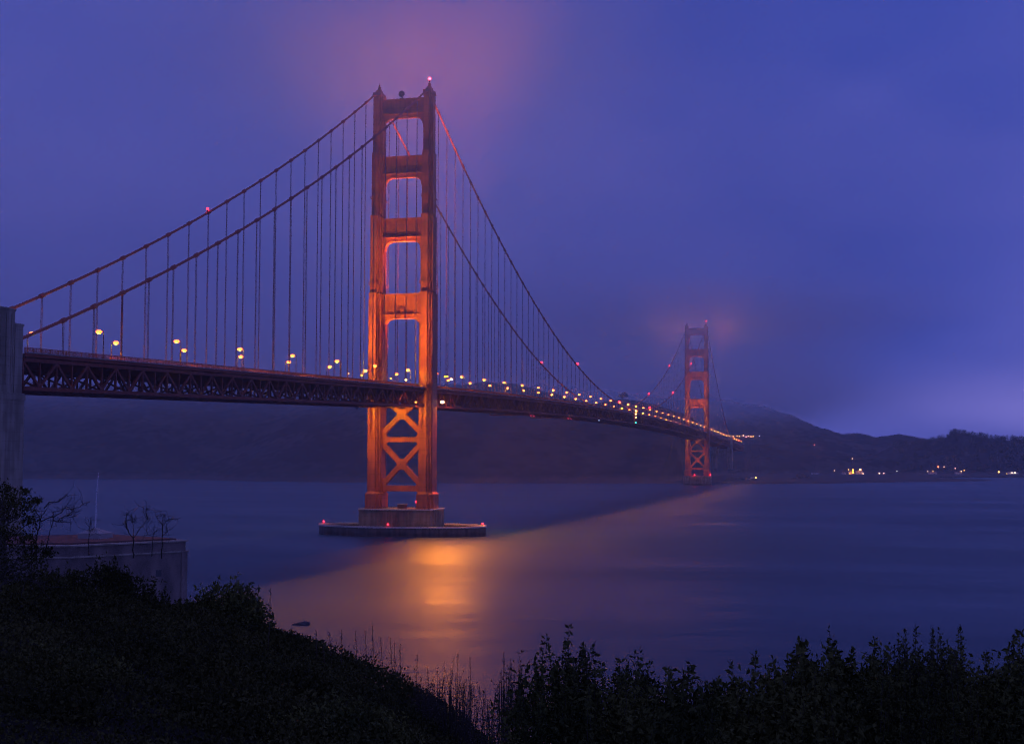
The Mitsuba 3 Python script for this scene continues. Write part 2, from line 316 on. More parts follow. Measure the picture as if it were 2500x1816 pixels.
def tower(y0, near):
    tw = BR + '__' + ('tower' if near else 'tower_001')
    for sx in (-1, 1):
        put('leg', leg_mesh(sx * HALF, y0), 'steel', tw)
        cx = sx * HALF
        top = MB()
        for z0, z1, w0, d0, w1, d1 in ((226.4, 228.2, 4.6, 9.0, 4.2, 8.0), (228.2, 230.0, 3.2, 5.4, 2.2, 3.2), (230.0, 232.2, 1.7, 2.0, .9, .9), (232.2, 233.6, .5, .5, .3, .3)):
            v = [(cx + a * w0 / 2, y0 + b * d0 / 2, z0) for a, b in ((-1, -1), (1, -1), (1, 1), (-1, 1))] + [(cx + a * w1 / 2, y0 + b * d1 / 2, z1) for a, b in ((-1, -1), (1, -1), (1, 1), (-1, 1))]
            top.add(v, [[0, 1, 5], [0, 5, 4], [1, 2, 6], [1, 6, 5], [2, 3, 7], [2, 7, 6], [3, 0, 4], [3, 4, 7], [4, 5, 6], [4, 6, 7], [0, 2, 1], [0, 3, 2]])
        put('saddle_housing', top, 'steel', tw)
        for z in (127.6, 172.2):   # painters' platforms round the shaft
            pl = MB()
            w, d = (4.6, 15.4) if z < 150 else (4.3, 13.0)
            for a, b, c, e in ((-1, 1, -1, -1), (-1, 1, 1, 1), (-1, -1, -1, 1), (1, 1, -1, 1)):
                for dz, th in ((0, .25), (1.0, .12)):
                    p, q = (cx + a * w / 2, y0 + c * d / 2, z + dz), (cx + b * w / 2, y0 + e * d / 2, z + dz)
                    pl.bar(p, q, .35 if dz == 0 else .12, th)
            for a in (-1, 1):
                for c in (-1, 0, 1): pl.bx(cx + a * w / 2 - .1, cx + a * w / 2 + .1, y0 + c * d / 2 - .1, y0 + c * d / 2 + .1, z - .1, z + 1.05)
            put('platform', pl, 'steel', tw)
        br = MB()   # stepped brackets below the deck on the south and north faces
        for sy in (-1, 1):
            yy = y0 + sy * (15.5 / 2); e = cx - .95
            br.bx(e - .75, e + .75, yy, yy + sy * 1.5, 57.2, 66.0); br.bx(e - 1.0, e + 1.0, yy, yy + sy * 1.9, 56.2, 57.4)
            br.bx(e - .6, e + .6, yy, yy + sy * 1.5, 54.4, 55.6); br.bx(e - .45, e + .7, yy, yy + sy * 1.1, 52.6, 53.8); br.bx(e - .3, e + .6, yy, yy + sy * .8, 51.0, 51.9)
        put('bracket', br, 'steel', tw)
    # portal struts with fluted panels, cornices and cut-back haunches
    for z0, z1, lev, ww, hh, stp in ((216.3, 224.4, 4, 2.2, 3.4, 1), (185.0, 194.3, 3, 2.4, 3.8, 1), (151.8, 161.9, 2, 2.5, 3.9, 1), (111.8, 122.8, 1, 2.7, 3.9, 1)):
        hw = HALF - LEVELS[lev][4][0] / 2 + .12; dp = {4: 3.2, 3: 3.6, 2: 4.0, 1: 4.4}[lev]; m = MB()
        m.bx(-hw, hw, y0 - dp / 2, y0 + dp / 2, z0, z1)
        m.bx(-hw, hw, y0 - dp / 2 - .9, y0 + dp / 2 + .9, z1 - .5, z1 + .05); m.bx(-hw, hw, y0 - dp / 2 - .95, y0 + dp / 2 + .95, z0 + .15, z0 + .6)
        n = 17
        for i in range(n + 1):
            x = -hw + 2 * hw * i / n
            for s in (-1, 1):
                m.bx(x - .16, x + .16, y0 + s * dp / 2, y0 + s * (dp / 2 + .32), z0 + 1.6, z1 - 1.5)
                if i < n: m.bx(x + .25, x + 2 * hw / n - .25, y0 + s * dp / 2, y0 + s * (dp / 2 + .5), z1 - 1.25, z1 - .75); m.bx(x + .3, x + 2 * hw / n - .3, y0 + s * dp / 2, y0 + s * (dp / 2 + .42), z0 + 1.05, z0 + 1.45)
        put('portal_strut', m, 'steel', tw)
        a = MB(); zb = z0 - 1.9; ex = .5
        pts = [(-hw, z0 + .02), (hw, z0 + .02)]
        side = [(hw, zb - hh - 2.2), (hw - .55, zb - hh - 2.2), (hw - .55, zb - hh - .4), (hw - 1.0, zb - hh + .3), (hw - 1.0, zb - hh + 1.6), (hw - 1.5, zb - hh + 2.2), (hw - 1.75, zb - 1.5), (hw - 2.2, zb - .7), (hw - ww - .3, zb - .25), (hw - ww - 1.6, zb - .1), (hw - ww - 1.6, zb + .25), (0, zb + .25)]
        pts += side + [(-x, z) for x, z in side[::-1][1:]]
        a.poly_y(pts, y0 - dp / 2 + .35, y0 + dp / 2 - .35)
        put('arch_haunch', a, 'steel', tw)
    # cross bracing below the deck
    hw = HALF - 3.3
    def brace(p, q, w=2.5): put('cross_brace', MB().bar((p[0], y0, p[1]), (q[0], y0, q[1]), 2.6, w), 'steel', tw)
    for zt, zb, zc in ((69.5, 51.5, 61.2), (46.0, 25.0, 35.6)):
        for s in (-1, 1):
            brace((s * hw, zt), (s * 1.2, zc + .9)); brace((s * hw, zb), (s * 1.2, zc - .9))
        g = MB().poly_y([(-2.5, zc - 1.6), (-1.5, zc - 2.8), (1.5, zc - 2.8), (2.5, zc - 1.6), (2.5, zc + 1.6), (1.5, zc + 2.8), (-1.5, zc + 2.8), (-2.5, zc + 1.6)], y0 - 1.42, y0 + 1.42)
        put('gusset', g, 'steel', tw)
    for z0, z1 in ((46.9, 49.5), (21.9, 24.8)):
        put('horizontal_strut', MB().bx(-hw - .2, hw + .2, y0 - 1.36, y0 + 1.36, z0, z1), 'steel', tw)
        for s in (-1, 1):
            hwi = hw + .1
            pts = [(s * hwi, z0 - 3.6), (s * (hwi - 1.9), z0 - 1.2 if z0 > 40 else z0 - .4), (s * (hwi - 2.6), z0 + .3), (s * (hwi - 2.6), z1 - .1), (s * (hwi - 1.9), z1 + 1.6), (s * hwi, z1 + 3.8)]
            put('gusset', MB().poly_y(pts, y0 - 1.45, y0 + 1.45), 'steel', tw)
    # concrete pier with fluted faces
    pr = MB(); pr.bx(-18.4, 18.4, y0 - 9.5, y0 + 9.5, -8, 13.2); pr.bx(-15.8, 15.8, y0 - 11.3, y0 + 11.3, -8, 13.0) if near else None
    pr.bx(-18.9, -9.0, y0 - 11.6, y0 + 11.6, -8, 12.9); pr.bx(9.0, 18.9, y0 - 11.6, y0 + 11.6, -8, 12.9)
    for sx in (-1, 1):
        for j in range(4): pr.bx(sx * 18.8, sx * (19.5 - .12 * j), y0 - 7.5 + 4.4 * j, y0 - 5.4 + 4.4 * j, -8, 12.6)
    for i in range(13):
        x = -8.4 + i * 1.4
        for s in (-1, 1): pr.bx(x - .35, x + .35, y0 + s * 11.2, y0 + s * 11.75, -8, 12.2 + .5 * (i % 2))
    put('pier', pr, 'pier_concrete', tw)
    if near:
        cp = MB(); cp.bx(-19.3, 19.3, y0 - 12.0, y0 - 11.3, 12.75, 13.35); cp.bx(-19.3, 19.3, y0 + 11.3, y0 + 12.0, 12.75, 13.35); cp.bx(-19.3, -18.6, y0 - 11.3, y0 + 11.3, 12.75, 13.35); cp.bx(18.6, 19.3, y0 - 11.3, y0 + 11.3, 12.75, 13.35)
        put('pier_cap', cp, 'pale_concrete', tw)
        rl = MB()
        for x in np.arange(-18.5, 18.6, 2.3): rl.bx(x - .05, x + .05, y0 - 11.75, y0 - 11.65, 13.3, 14.4)
        rl.bx(-18.5, 18.5, y0 - 11.74, y0 - 11.66, 14.3, 14.4); put('pier_railing', rl, 'dark_metal', tw)


tower(0.0, True)
tower(YN, False)

# main cables, cable bands and suspender ropes
side_k, main_k = [15.24 * i + 4.6 for i in range(1, 23)], [15.24 * i for i in range(1, 84)]
for sx in (1, -1):
    ys = np.concatenate([np.linspace(-358, -2, 60), np.linspace(0, YN, 170), np.linspace(YN + 2, YN + 350, 60)])
    put('main_cable', MB().tube([(sx * HALF, y, cable_z(y)) for y in ys], .47, 8), 'cable_steel', BR, smooth=True)
tube8 = [(sx, y) for sx in (1, -1) for y in ([-q for q in side_k] + main_k + [YN + q for q in side_k])]
for sx, y in tube8:
    zc, zr = cable_z(y), lamp_z(y) + SLAB
    if y > -YP + 4 and y < YN + 330:
        if y < 460:
            a, b = np.array([sx * HALF, y - .8, cable_z(y - .8)]), np.array([sx * HALF, y + .8, cable_z(y + .8)])
            put('cable_band', MB().tube([a, b], .74, 8), 'cable_steel', BR)
        if zc - zr > 2.5:
            m = MB()
            for dy in (-.3, .3): m.tube([(sx * HALF, y + dy, zr - .6), (sx * HALF, y + dy, zc - .2)], .095, 6, cap=False)
            put('suspender', m, 'rope_steel', BR, smooth=True)

# stiffening truss, deck, railings
Y0, Y1 = -YP + 1.0, 1900.0
pan = 7.62
ys_t = np.arange(-45 * pan, Y1, pan)
def at_leg(y): return min(abs(y), abs(y - YN)) < 4.5
def P3(x, y, dz): return np.array([x, y, lamp_z(y) + dz])
sway, slab, road, fasc, beam, lat, rail, curb, string = MB(), MB(), MB(), MB(), MB(), MB(), MB(), MB(), MB()
chords = {}; fasc, curb = {1: MB(), -1: MB()}, {1: MB(), -1: MB()}
for i, (ya, yb) in enumerate(zip(ys_t[:-1], ys_t[1:])):
    slab.bar(P3(0, ya, SLAB - .30), P3(0, yb, SLAB - .30), 28.2, .5)
    road.bar(P3(0, ya, SLAB + .01), P3(0, yb, SLAB + .01), 18.4, .06)
    for sx in (1, -1):
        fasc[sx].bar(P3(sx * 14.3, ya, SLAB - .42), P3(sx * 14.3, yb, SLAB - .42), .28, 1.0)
        curb[sx].bar(P3(sx * 14.36, ya, SLAB + .18), P3(sx * 14.36, yb, SLAB + .18), .42, .22)
        chords.setdefault(sx, [MB(), MB()])
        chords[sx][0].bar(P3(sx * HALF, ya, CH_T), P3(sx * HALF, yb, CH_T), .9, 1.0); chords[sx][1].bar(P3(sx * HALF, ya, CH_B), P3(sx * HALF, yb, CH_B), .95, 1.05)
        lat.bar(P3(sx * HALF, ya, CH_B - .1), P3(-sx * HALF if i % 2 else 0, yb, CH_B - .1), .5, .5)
        rail.bar(P3(sx * 14.3, ya, TOP_RAIL), P3(sx * 14.3, yb, TOP_RAIL), .22, .16)
        rail.bar(P3(sx * 14.3, ya, SLAB + .42), P3(sx * 14.3, yb, SLAB + .42), .1, .1)
        for j in range(2):
            yy = ya + j * pan / 2; rail.bar(P3(sx * 14.3, yy, SLAB + .2), P3(sx * 14.3, yy, TOP_RAIL), .26, .22, up=(0, 1, 0))
            if ya < 420:
                for q in range(1, 13): y2 = yy + q * pan / 26; rail.bar(P3(sx * 14.3, y2, SLAB + .45), P3(sx * 14.3, y2, TOP_RAIL), .1, .05, up=(0, 1, 0))
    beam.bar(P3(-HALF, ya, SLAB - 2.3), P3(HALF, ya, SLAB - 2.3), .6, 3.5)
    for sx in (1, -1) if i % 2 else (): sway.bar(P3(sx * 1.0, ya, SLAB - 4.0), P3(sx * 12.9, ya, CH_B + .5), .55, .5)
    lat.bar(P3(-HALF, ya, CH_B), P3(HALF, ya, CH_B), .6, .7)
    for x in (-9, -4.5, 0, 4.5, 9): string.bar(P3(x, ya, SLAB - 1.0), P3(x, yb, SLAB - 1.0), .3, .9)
put('deck_slab', slab, 'concrete', BR); put('roadway', road, 'asphalt', BR); [(put('fascia', fasc[q], 'shaded_truss_steel', BR), put('kerb', curb[q], 'stone_trim', BR)) for q in (1, -1)]
tag(put('floor_beam', beam, 'shaded_truss_steel', BR), kind='stuff'); tag(put('sway_frame', sway, 'shaded_truss_steel', BR), kind='stuff'); tag(put('lateral_bracing', lat, 'shaded_truss_steel', BR), kind='stuff'); tag(put('railing', rail, 'steel', BR), kind='stuff'); put('stringer', string, 'shaded_truss_steel', BR)
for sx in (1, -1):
    put('top_chord', chords[sx][0], 'shaded_truss_steel', BR); put('bottom_chord', chords[sx][1], 'shaded_truss_steel', BR)
restv, restd = MB(), MB()
nv = nd = 0
for i, (ya, yb) in enumerate(zip(ys_t[:-1], ys_t[1:])):
    for sx in (1, -1):
        v = MB() if nv < 300 else restv; d = MB() if nd < 300 else restd
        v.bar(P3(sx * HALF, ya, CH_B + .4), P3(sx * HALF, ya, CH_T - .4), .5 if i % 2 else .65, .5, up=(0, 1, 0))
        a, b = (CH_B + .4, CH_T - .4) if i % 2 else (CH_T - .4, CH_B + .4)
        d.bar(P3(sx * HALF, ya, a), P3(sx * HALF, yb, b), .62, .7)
        if v is not restv: put('truss_vertical', v, 'shaded_truss_steel', BR); nv += 1
        if d is not restd: put('truss_diagonal', d, 'shaded_truss_steel', BR); nd += 1
tag(put('truss_vertical', restv, 'shaded_truss_steel', BR), kind='stuff'); tag(put('truss_diagonal', restd, 'shaded_truss_steel', BR), kind='stuff')

# concrete pylons at the shore ends of the side spans
for n, yp in enumerate((-YP, YN + YP)):
    sg = -1 if n == 0 else 1
    for sx in (1, -1):
        m = MB(); lo, hi = (9.0, 17.0); o = 0 if n == 0 else -2.2
        def blk(x0, x1, a, b, z0, z1): m.bx(sx * x0, sx * x1, yp + sg * a, yp + sg * b, z0, z1)
        blk(lo, hi, 8.4, 16.4, -4 if n == 0 else 20, 77.0 + o); blk(lo + .4, hi - .25, 4.4, 7.75, -4 if n == 0 else 20, 73.2 + o); blk(lo - .3, hi + .35, 4.0, 14.6, -4 if n == 0 else 20, 55.6 + o)
        blk(lo - .5, hi + .55, 3.8, 14.8, 53.8 + o, 55.2 + o)
        blk(lo + 1.2, hi - 1.3, 7.7, 8.5, -4 if n == 0 else 20, 72.6 + o); blk(lo + .2, hi - .1, 4.2, 8.2, 73.0 + o, 73.6 + o); blk(lo - .2, hi + .2, 8.2, 16.6, 76.6 + o, 77.2 + o)
        for q in range(5): blk(hi + .3, hi + .37, 4.3, 14.4, 2 + 10 * q, 2.35 + 10 * q)
        for q in range(3): blk(hi - .3, hi + .22, 9.2 + q * 2.2, 9.9 + q * 2.2, 57.5 + o, 75.8 + o)
        put('pylon', m, 'concrete', BR)
    m = MB().bx(-9.2, 9.2, yp + sg * 6, yp + sg * 13, 44 if n == 0 else 40, 56 if n == 0 else 54); put('pylon_beam', m, 'concrete', BR)

put('dish_antenna', MB().add(*(lambda s: (np.array(s.vertices) * [1.7, .7, 1.7] + [-1.2, -1.2, 227.2], s.faces))(trimesh.creation.icosphere(3))), 'dark_metal', BR + '__tower', smooth=True)
put('antenna_mount', MB().bar((-1.2, 0, 224.4), (-1.2, -.4, 227), .5, .5, up=(0, 1, 0)).bx(-2.4, 0, -1.2, 1.2, 224.4, 225.1), 'dark_metal', BR + '__tower')

# ---------------------------------------------------------------- pier fender
t = np.linspace(0, 2 * np.pi, 97)[:-1]
def oval(a, b, z): return np.stack([a * np.cos(t), b * np.sin(t), t * 0 + z], 1)
def ring(rows):
    v = np.vstack(rows); n = len(t); i = np.arange(n); j = (i + 1) % n; f = []
    for r in range(len(rows) - 1): f += [np.stack([r * n + i, r * n + j, (r + 1) * n + j], 1), np.stack([r * n + i, (r + 1) * n + j, (r + 1) * n + i], 1)]
    return v, np.vstack(f)
FD = thing('pier_fender', 'low oval concrete fender wall in the water around the near pier', 'fender')
put('wall', ring([oval(44.2, 21.8, -6), oval(44.2, 21.8, 4.3), oval(40.4, 18.4, 4.3), oval(40.4, 18.4, -2)]), 'wet_concrete', FD, smooth=30)
put('coping', ring([oval(44.5, 22.1, 4.2), oval(44.5, 22.1, 5.0), oval(43.0, 20.7, 5.0), oval(43.0, 20.7, 4.2)]), 'pale_concrete', FD, smooth=30)

# ---------------------------------------------------------------- lamps
ball = trimesh.creation.icosphere(2)
def orb(r, sq=1.0): return mikit.ply((np.array(ball.vertices) * [r, r, r * sq], ball.faces), 'lens', smooth=True)
lp_post = MB(); ang = np.linspace(0, np.pi / 2, 6)
lp_post.tube([(0, 0, 0), (0, 0, 4.5), (0, 0, 8.2)] + [(-.55 + .55 * np.cos(a), 0, 8.2 + .55 * np.sin(a)) for a in ang[1:]] + [(-1.25, 0, 8.75)], [.16, .13, .11] + [.09] * 6, 7); lp_post.bx(-.3, .3, -.3, .3, 0, .9)
POST = mikit.ply(lp_post.mesh(), 'lamp_paint', smooth=30)
hd = MB().bx(-2.0, -1.1, -.24, .24, 8.72, 8.92); hd.bx(-1.9, -1.15, -.3, .3, 8.62, 8.74); HEAD = mikit.ply(hd.mesh(), 'lamp_paint')
GLOBE = mikit.ply((np.array(ball.vertices) * [1.0, .75, .55], ball.faces), 'lens', smooth=True)
lowf = ball.faces[(ball.vertices[ball.faces][:, :, 2] < -.3).all(1)]
BOWL = mikit.ply(trimesh.Trimesh(np.array(ball.vertices) * [.55, .80, .62] + [0, 0, -.03], lowf, process=True), 'lens', smooth=True)
LAMP = 850.0
for side in (1, -1):
    ylist = [-302.4 + 46.35 * i for i in range(0, 48)]
    before = [y for y in ylist if y < -1]
    for i, y in enumerate(ylist):
        if y > 1880: continue
        if side > 0: where = 'on the near kerb'
        else: where = 'on the far kerb'
        if y < -1: n = len(before) - i; lab = f'bent-arm street lamp {where}, {ordinal(n)} before the near tower' if n > 1 else f'bent-arm street lamp {where}, just before the near tower'
        elif y < YN: n = i - len(before) + 1; lab = f'sodium street lamp {where}, {ordinal(n)} past the near tower' if n > 1 else f'sodium street lamp {where}, just past the near tower'
        else: n = i - len([q for q in ylist if q < YN]) + 1; lab = f'tiny street lamp {where}, {ordinal(n)} beyond the distant tower'
        k = thing('street_lamp', lab, 'street lamp', 'street lamps along the bridge deck')
        base = T().translate([side * 12.65, y, lamp_z(y) + SLAB + .02]) @ (T() if side > 0 else T().rotate([0, 0, 1], 180))
        copy('post', POST, k, base); copy('lamp_head', HEAD, k, base)
        at = base @ T().translate([-1.55, 0, 8.42])
        copy('globe', GLOBE, k, at, emitter={**glow((2.8, .30, .012), 1.0 if y < 300 else 1.7), 'sampling_weight': .04})
        copy('bowl', BOWL, k, at, emitter={**glow((1, .36, .0003), LAMP), 'sampling_weight': 5.0 if y < 0 else (2.0 if y < 300 else .4)})

# floodlights aimed at the towers, plus added ones for the fog glow: a bracketed housing, a glowing lens, and the beam
def floodlight(pos, aim, label, power, glowing=60.0, col=AMBER, cut=38.0, group=None, r=.55, weight=8.0):
    k = thing('floodlight', label, 'floodlight', group); p, a = np.array(pos, float), np.array(aim, float); d = (a - p) / np.linalg.norm(a - p)
    put('housing', MB().tube([p - d * .9, p - d * .5, p - d * .05], [.25, .6, .62], 10), 'dark_metal', k, smooth=30); put('bracket', MB().bar(p - d * .6 - [0, 0, 1.2], p - d * .6, .14, .14, up=(0, 1, 0)), 'dark_metal', k)
    l = MB().tube([p - d * .04, p + d * .06], [r, r], 12); put('glass', l, 'lens', k, emitter={**glow((1.6, .5, .06), glowing), 'sampling_weight': .05})
    if power: scene['beam_of_' + k] = {'type': 'spot', 'to_world': T().look_at(origin=(p + d * .3).tolist(), target=a.tolist(), up=[0.02, .999, .03]), 'intensity': rgb(*[c * power for c in (col if aim[2] < 240 else (1, .24, .11))]), 'cutoff_angle': cut, 'beam_width': cut * (.45 if aim[2] < 240 else .12), 'sampling_weight': weight}  # the added steep beams are tinted pink for the fog glow


FL = 7600.0
for y0, nm in ((0.0, 'near'), (YN, 'distant')):
    w, dn = (8.0, .13) if y0 == 0 else (2.5, .12)
    for sx, sn in ((1, 'near'), (-1, 'far')):
        z = lamp_z(y0 - 30) + SLAB
        floodlight((sx * 15.4, y0 - 30, z), (sx * 12.4, y0 - 2, 158), f'upward floodlight at the {sn} deck edge lighting the {nm} tower', FL * 1.15, 3, weight=w, cut=40)
        floodlight((sx * 15.4, y0 - 15, z), (sx * 13.2, y0 - 5, 100), f'small floodlight at the {sn} deck edge close to the {nm} tower', FL * .12, 3, weight=w * .6, cut=55)
        floodlight((sx * 15.0, y0 - 25, z - 10.4), (sx * 6, y0 - 2, 50), f'downward floodlight under the {sn} deck edge at the {nm} tower', FL * dn, 3, weight=w * .7, cut=62)
        floodlight((sx * 5.5, y0 + 15, z + 1.2), (sx * 2.5, y0 + 10, 262), f'added uplight for the fog glow, unseen behind the {sn} leg of the {nm} tower', FL * (8.5 if y0 == 0 else 9.5), 3, weight=w * 1.2, cut=26)  # made-up lamps out of view, put in to light the fog above


# ---------------------------------------------------------------- red, white and green signal lamps
def signal(pos, label, cat, col=RED, s=900.0, r=.5, group=None, stem=1.0, weight=.6, name='beacon'):
    k = thing(name, label, cat, group); x, y, z = pos
    put('base', MB().tube([(x, y, z - r - stem), (x, y, z - r * .8)], [r * .5, r * .4], 8), 'dark_metal', k)
    copy('lens', orb(r), k, T().translate([x, y, z]), emitter={**glow(col, s), 'sampling_weight': weight}); return k


signal((HALF, 0, 234.5), 'red aircraft beacon on the near tower top', 'beacon', s=60, r=.7, weight=1)
signal((HALF, YN, 234.5), 'red aircraft beacon on the distant tower top', 'beacon', s=40, r=.9, weight=.5)
for x, y, lab in ((-HALF, -188.4, 'red beacon on the far cable left of the near tower'), (HALF, 373.9, 'red beacon on the near cable between the towers, half way down'), (-HALF, 368.2, 'red beacon on the far cable between the towers, half way down'),
                  (-HALF, 1093.6, 'red beacon high on the far cable just left of the distant tower'), (HALF, 1103, 'red beacon on the near cable in front of the distant tower'), (-HALF, 915.3, 'red beacon low on the far cable left of the distant tower'),
                  (HALF, 923.3, 'red beacon low on the near cable left of the distant tower'), (HALF, 561.2, 'red beacon on the near cable at mid span, left one'), (HALF, 743, 'red beacon on the near cable at mid span, right one')):
    signal((x, y, cable_z(y) + 1.6), lab, 'beacon', s=8, r=.5 if y < 300 else .85, weight=.1)
for x, y, lab in ((-42.6, 0, 'red lamp at the left end of the pier fender'), (.2, -21.4, 'red lamp in the middle of the near side of the fender'), (42.8, 0, 'red lamp at the right end of the pier fender')):
    signal((x, y, 6.1), lab, 'navigation lamp', s=10, r=.42, weight=.1, name='navigation_lamp', stem=.5)
signal((7.6, 0, 16.6), 'red lamp on a post on top of the near pier', 'navigation lamp', s=12, r=.5, name='navigation_lamp', stem=2.6)
for x, lab in ((-3, 'red lamp on the distant pier between its legs'), (19.5, 'red lamp on the right edge of the distant pier')):
    signal((x, YN - 11, 14.6), lab, 'navigation lamp', s=12, r=.8, name='navigation_lamp', stem=.6)
hut = thing('pier_hut', 'small flat roofed hut on top of the near pier', 'hut')
put('wall', MB().bx(-1.6, 2.4, -2, 1, 13.2, 15.2), 'roof_brick', hut); put('roof', MB().bx(-2.0, 2.8, -2.3, 1.3, 15.2, 15.5), 'stone_trim', hut)
for z, lab in ((84.4, 'top white navigation lamp in the column at mid span'), (81.2, 'middle white navigation lamp in the column at mid span'), (78.0, 'lowest white navigation lamp in the column at mid span')):
    signal((15.1, 645, z), lab, 'navigation lamp', (1, .5, .1), 3, .8, 'white lamps in a column at mid span', .5, name='navigation_lamp')
signal((15.1, 645, 73.0), 'green navigation lamp hanging under the deck at mid span', 'navigation lamp', TEAL, 1.2, .7, stem=.5, name='navigation_lamp')
signal((15.1, 455, 70.2), 'small pale lamp under the deck edge left of mid span', 'navigation lamp', (.6, .8, 1), .6, .5, stem=.4, name='navigation_lamp')
for y, lab in ((221.3, 'maintenance traveller under the deck nearer to the near tower'), (339.3, 'maintenance traveller under the deck nearer to mid span')):
    k = thing('maintenance_traveller', lab, 'work platform'); zb = lamp_z(y) - 19.4; m = MB().bx(-14, 14.6, y - 5, y + 5, zb - .5, zb)
    for dy in (-5, 5):
        for x in (-13, 13.9): m.bx(x - .2, x + .2, y + dy - .2, y + dy + .2, zb - .4, zb + 2.4)
    put('platform', m, 'steel', k)
    for dy, a in ((-4.6, 'left'), (4.6, 'right')): signal((14.7, y + dy, zb - 1.0), f'{a} red lamp on the ' + lab.replace('maintenance ', ''), 'marker lamp', s=1.5, r=.36, stem=.2, name='marker_lamp', weight=.05)

def bright(pos, label, col, s, r, weight, power, group=None):
    k = thing('floodlight', label, 'floodlight', group); x, y, z = pos
    put('housing', MB().bx(x - r * 1.1, x + r * 1.1, y - r * 1.1, y + r * 1.1, z + r * .75, z + r * 1.3), 'dark_metal', k); put('bracket', MB().bar((x, y, z + r), (x - .9 * np.sign(x), y, z + r + .4), .2, .2), 'dark_metal', k)
    copy('lens', orb(r, .8), k, T().translate([x, y, z]), emitter={**glow(col, s), 'sampling_weight': .1})
    if power: scene['beam_of_' + k] = {'type': 'spot', 'to_world': T().look_at(origin=[x + np.sign(x) * .05, y, z - r * .9], target=[x + np.sign(x) * 40, y - 20, z - 60], up=[0, 1, .1]), 'intensity': rgb(power, power * .28, power * .02), 'cutoff_angle': 68.0, 'beam_width': 36.0, 'sampling_weight': weight}


bright((17.6, 12.0, 67.7), 'dazzling floodlight under the deck at the near tower', (1, .45, .18), 5, 1.0, 10, 10000)
bright((15.2, 35.3, 80.8), 'dazzling white floodlight at rail level right of the near tower', (1, .5, .22), 4, .75, 4, 3200)
bright((15.0, -38.3, 76.4), 'bright floodlight at rail level between the near tower legs', (1, .45, .1), 3, .6, 3, 700)
bright((-14.9, 23.8, 81.0), 'yellow floodlight behind the left leg opening at deck level', (1, .35, .02), 2, .55, 1, 200)
bright((-14.9, -19.7, 80.1), 'small floodlight at the left foot of the far leg', (1, .35, .02), 2, .55, 1, 200)
bright((15.0, 24.7, 81.6), 'yellow floodlight just right of the near leg', (1, .45, .005), 1.6, .6, 1, 200)
bright((15.0, 28.6, 81.9), 'yellow floodlight second to the right of the near leg', (1, .45, .005), 1.6, .6, 1, 200)
bright((-14.9, -37.6, 79.9), 'faint floodlight on the railing left of the near tower', (1, .4, .1), 1.6, .45, .4, 0)
bright((14.6, -22, 66.3), 'orange box lamp on the bottom chord before the near tower', (1, .3, .02), 1.3, .6, .5, 0)

# ---------------------------------------------------------------- far shore: lights, houses, islets
FAR = [(209, 2294, 13, AMBER, 700, 1.1, 'large amber lamp, upper left of the waterfront cluster'), (224, 2298, 14, WARM, 900, 1.2, 'brightest amber lamp of the waterfront cluster'), (209, 2292, 7.5, AMBER, 600, 1.0, 'amber lamp, lowest of the waterfront cluster'),
       (200, 2292, 14, (1, .7, .1), 120, .7, 'small yellow lamp at the left of the waterfront cluster'), (202, 2290, 5.5, AMBER, 160, .8, 'small orange lamp near the water at the left of the cluster'), (230, 2296, 5.5, PALE, 120, .8, 'small white lamp near the water, right of the cluster'),
       (263, 2303, 6.5, PALE, 200, .9, 'white lamp on the pier'), (272, 2306, 6.5, (1, .5, .35), 120, .8, 'pinkish lamp at the end of the pier'), (208, 2292, 37, PALE, 25, .7, 'faint white lamp above the waterfront cluster'), (171, 2284, 12, PALE, 14, .7, 'faint white lamp left of the waterfront cluster'),
       (299, 2318, 11, (.7, 1, .6), 16, .7, 'faint greenish lamp between pier and cove'), (384, 2339, 20, (1, .25, .03), 420, 1.0, 'orange red lamp under the wooded hill'), (396, 2342, 20, PALE, 60, .7, 'small white lamp right of the orange red lamp'),
       (419, 2349, 17, (1, .5, .35), 70, .8, 'pink lamp under the wooded hill top'), (437, 2353, 13, AMBER, 110, .8, 'orange lamp below the wooded hill, right of centre'), (431, 2352, 11, PALE, 120, .8, 'white lamp below the wooded hill, right of centre'),
       (373, 2337, 11, AMBER, 80, .8, 'orange lamp by the shore left of the wooded hill'), (362, 2334, 11, PALE, 60, .8, 'white lamp by the shore left of the wooded hill'), (508, 2372, 9.5, (1, .62, .08), 420, 1.1, 'big yellow lamp on the shore at the far right'),
       (524, 2377, 6, AMBER, 60, .7, 'small orange lamp near the water at the far right'), (535, 2379, 8, (1, 1, .8), 90, .9, 'left of two pale lit lamps at the far right'), (541, 2381, 8, (1, 1, .8), 90, .9, 'right of two pale lit lamps at the far right'),
       (131, 2271, 66, (1, .12, .03), 120, .8, 'red lamp on the slope above the waterfront'), (60, 1572, 6.4, (1, .8, .1), 260, .8, 'yellow lamp on the dark point right of the distant tower')]
for x, y, z, c, s, r, lab in FAR:
    k = thing('shore_lamp', lab, 'lamp'); g = max(hill_z(x, y), 1.0); g = min(g, z - 1.2)
    put('post', MB().tube([(x, y, g - 1), (x, y, z - r * .8)], .16, 6), 'dark_metal', k); copy('lens', orb(r * 1.6), k, T().translate([x, y, z]), emitter={**glow((c[0], c[1] * .72, c[2] * .6), 1.3 + s / 200.0), 'sampling_weight': .05})
CL = [(-10, 1871, 79, AMBER), (-3, 1873, 78.4, WARM), (4, 1874, 79, AMBER), (8, 1876, 78.6, AMBER), (15, 1877, 80, PALE), (20, 1879, 77.4, (1, .5, .6)), (24, 1880, 79.2, PALE), (29, 1881, 77.8, WARM), (33, 1882, 78.5, AMBER), (44, 1885, 79.2, (.7, .8, 1))]
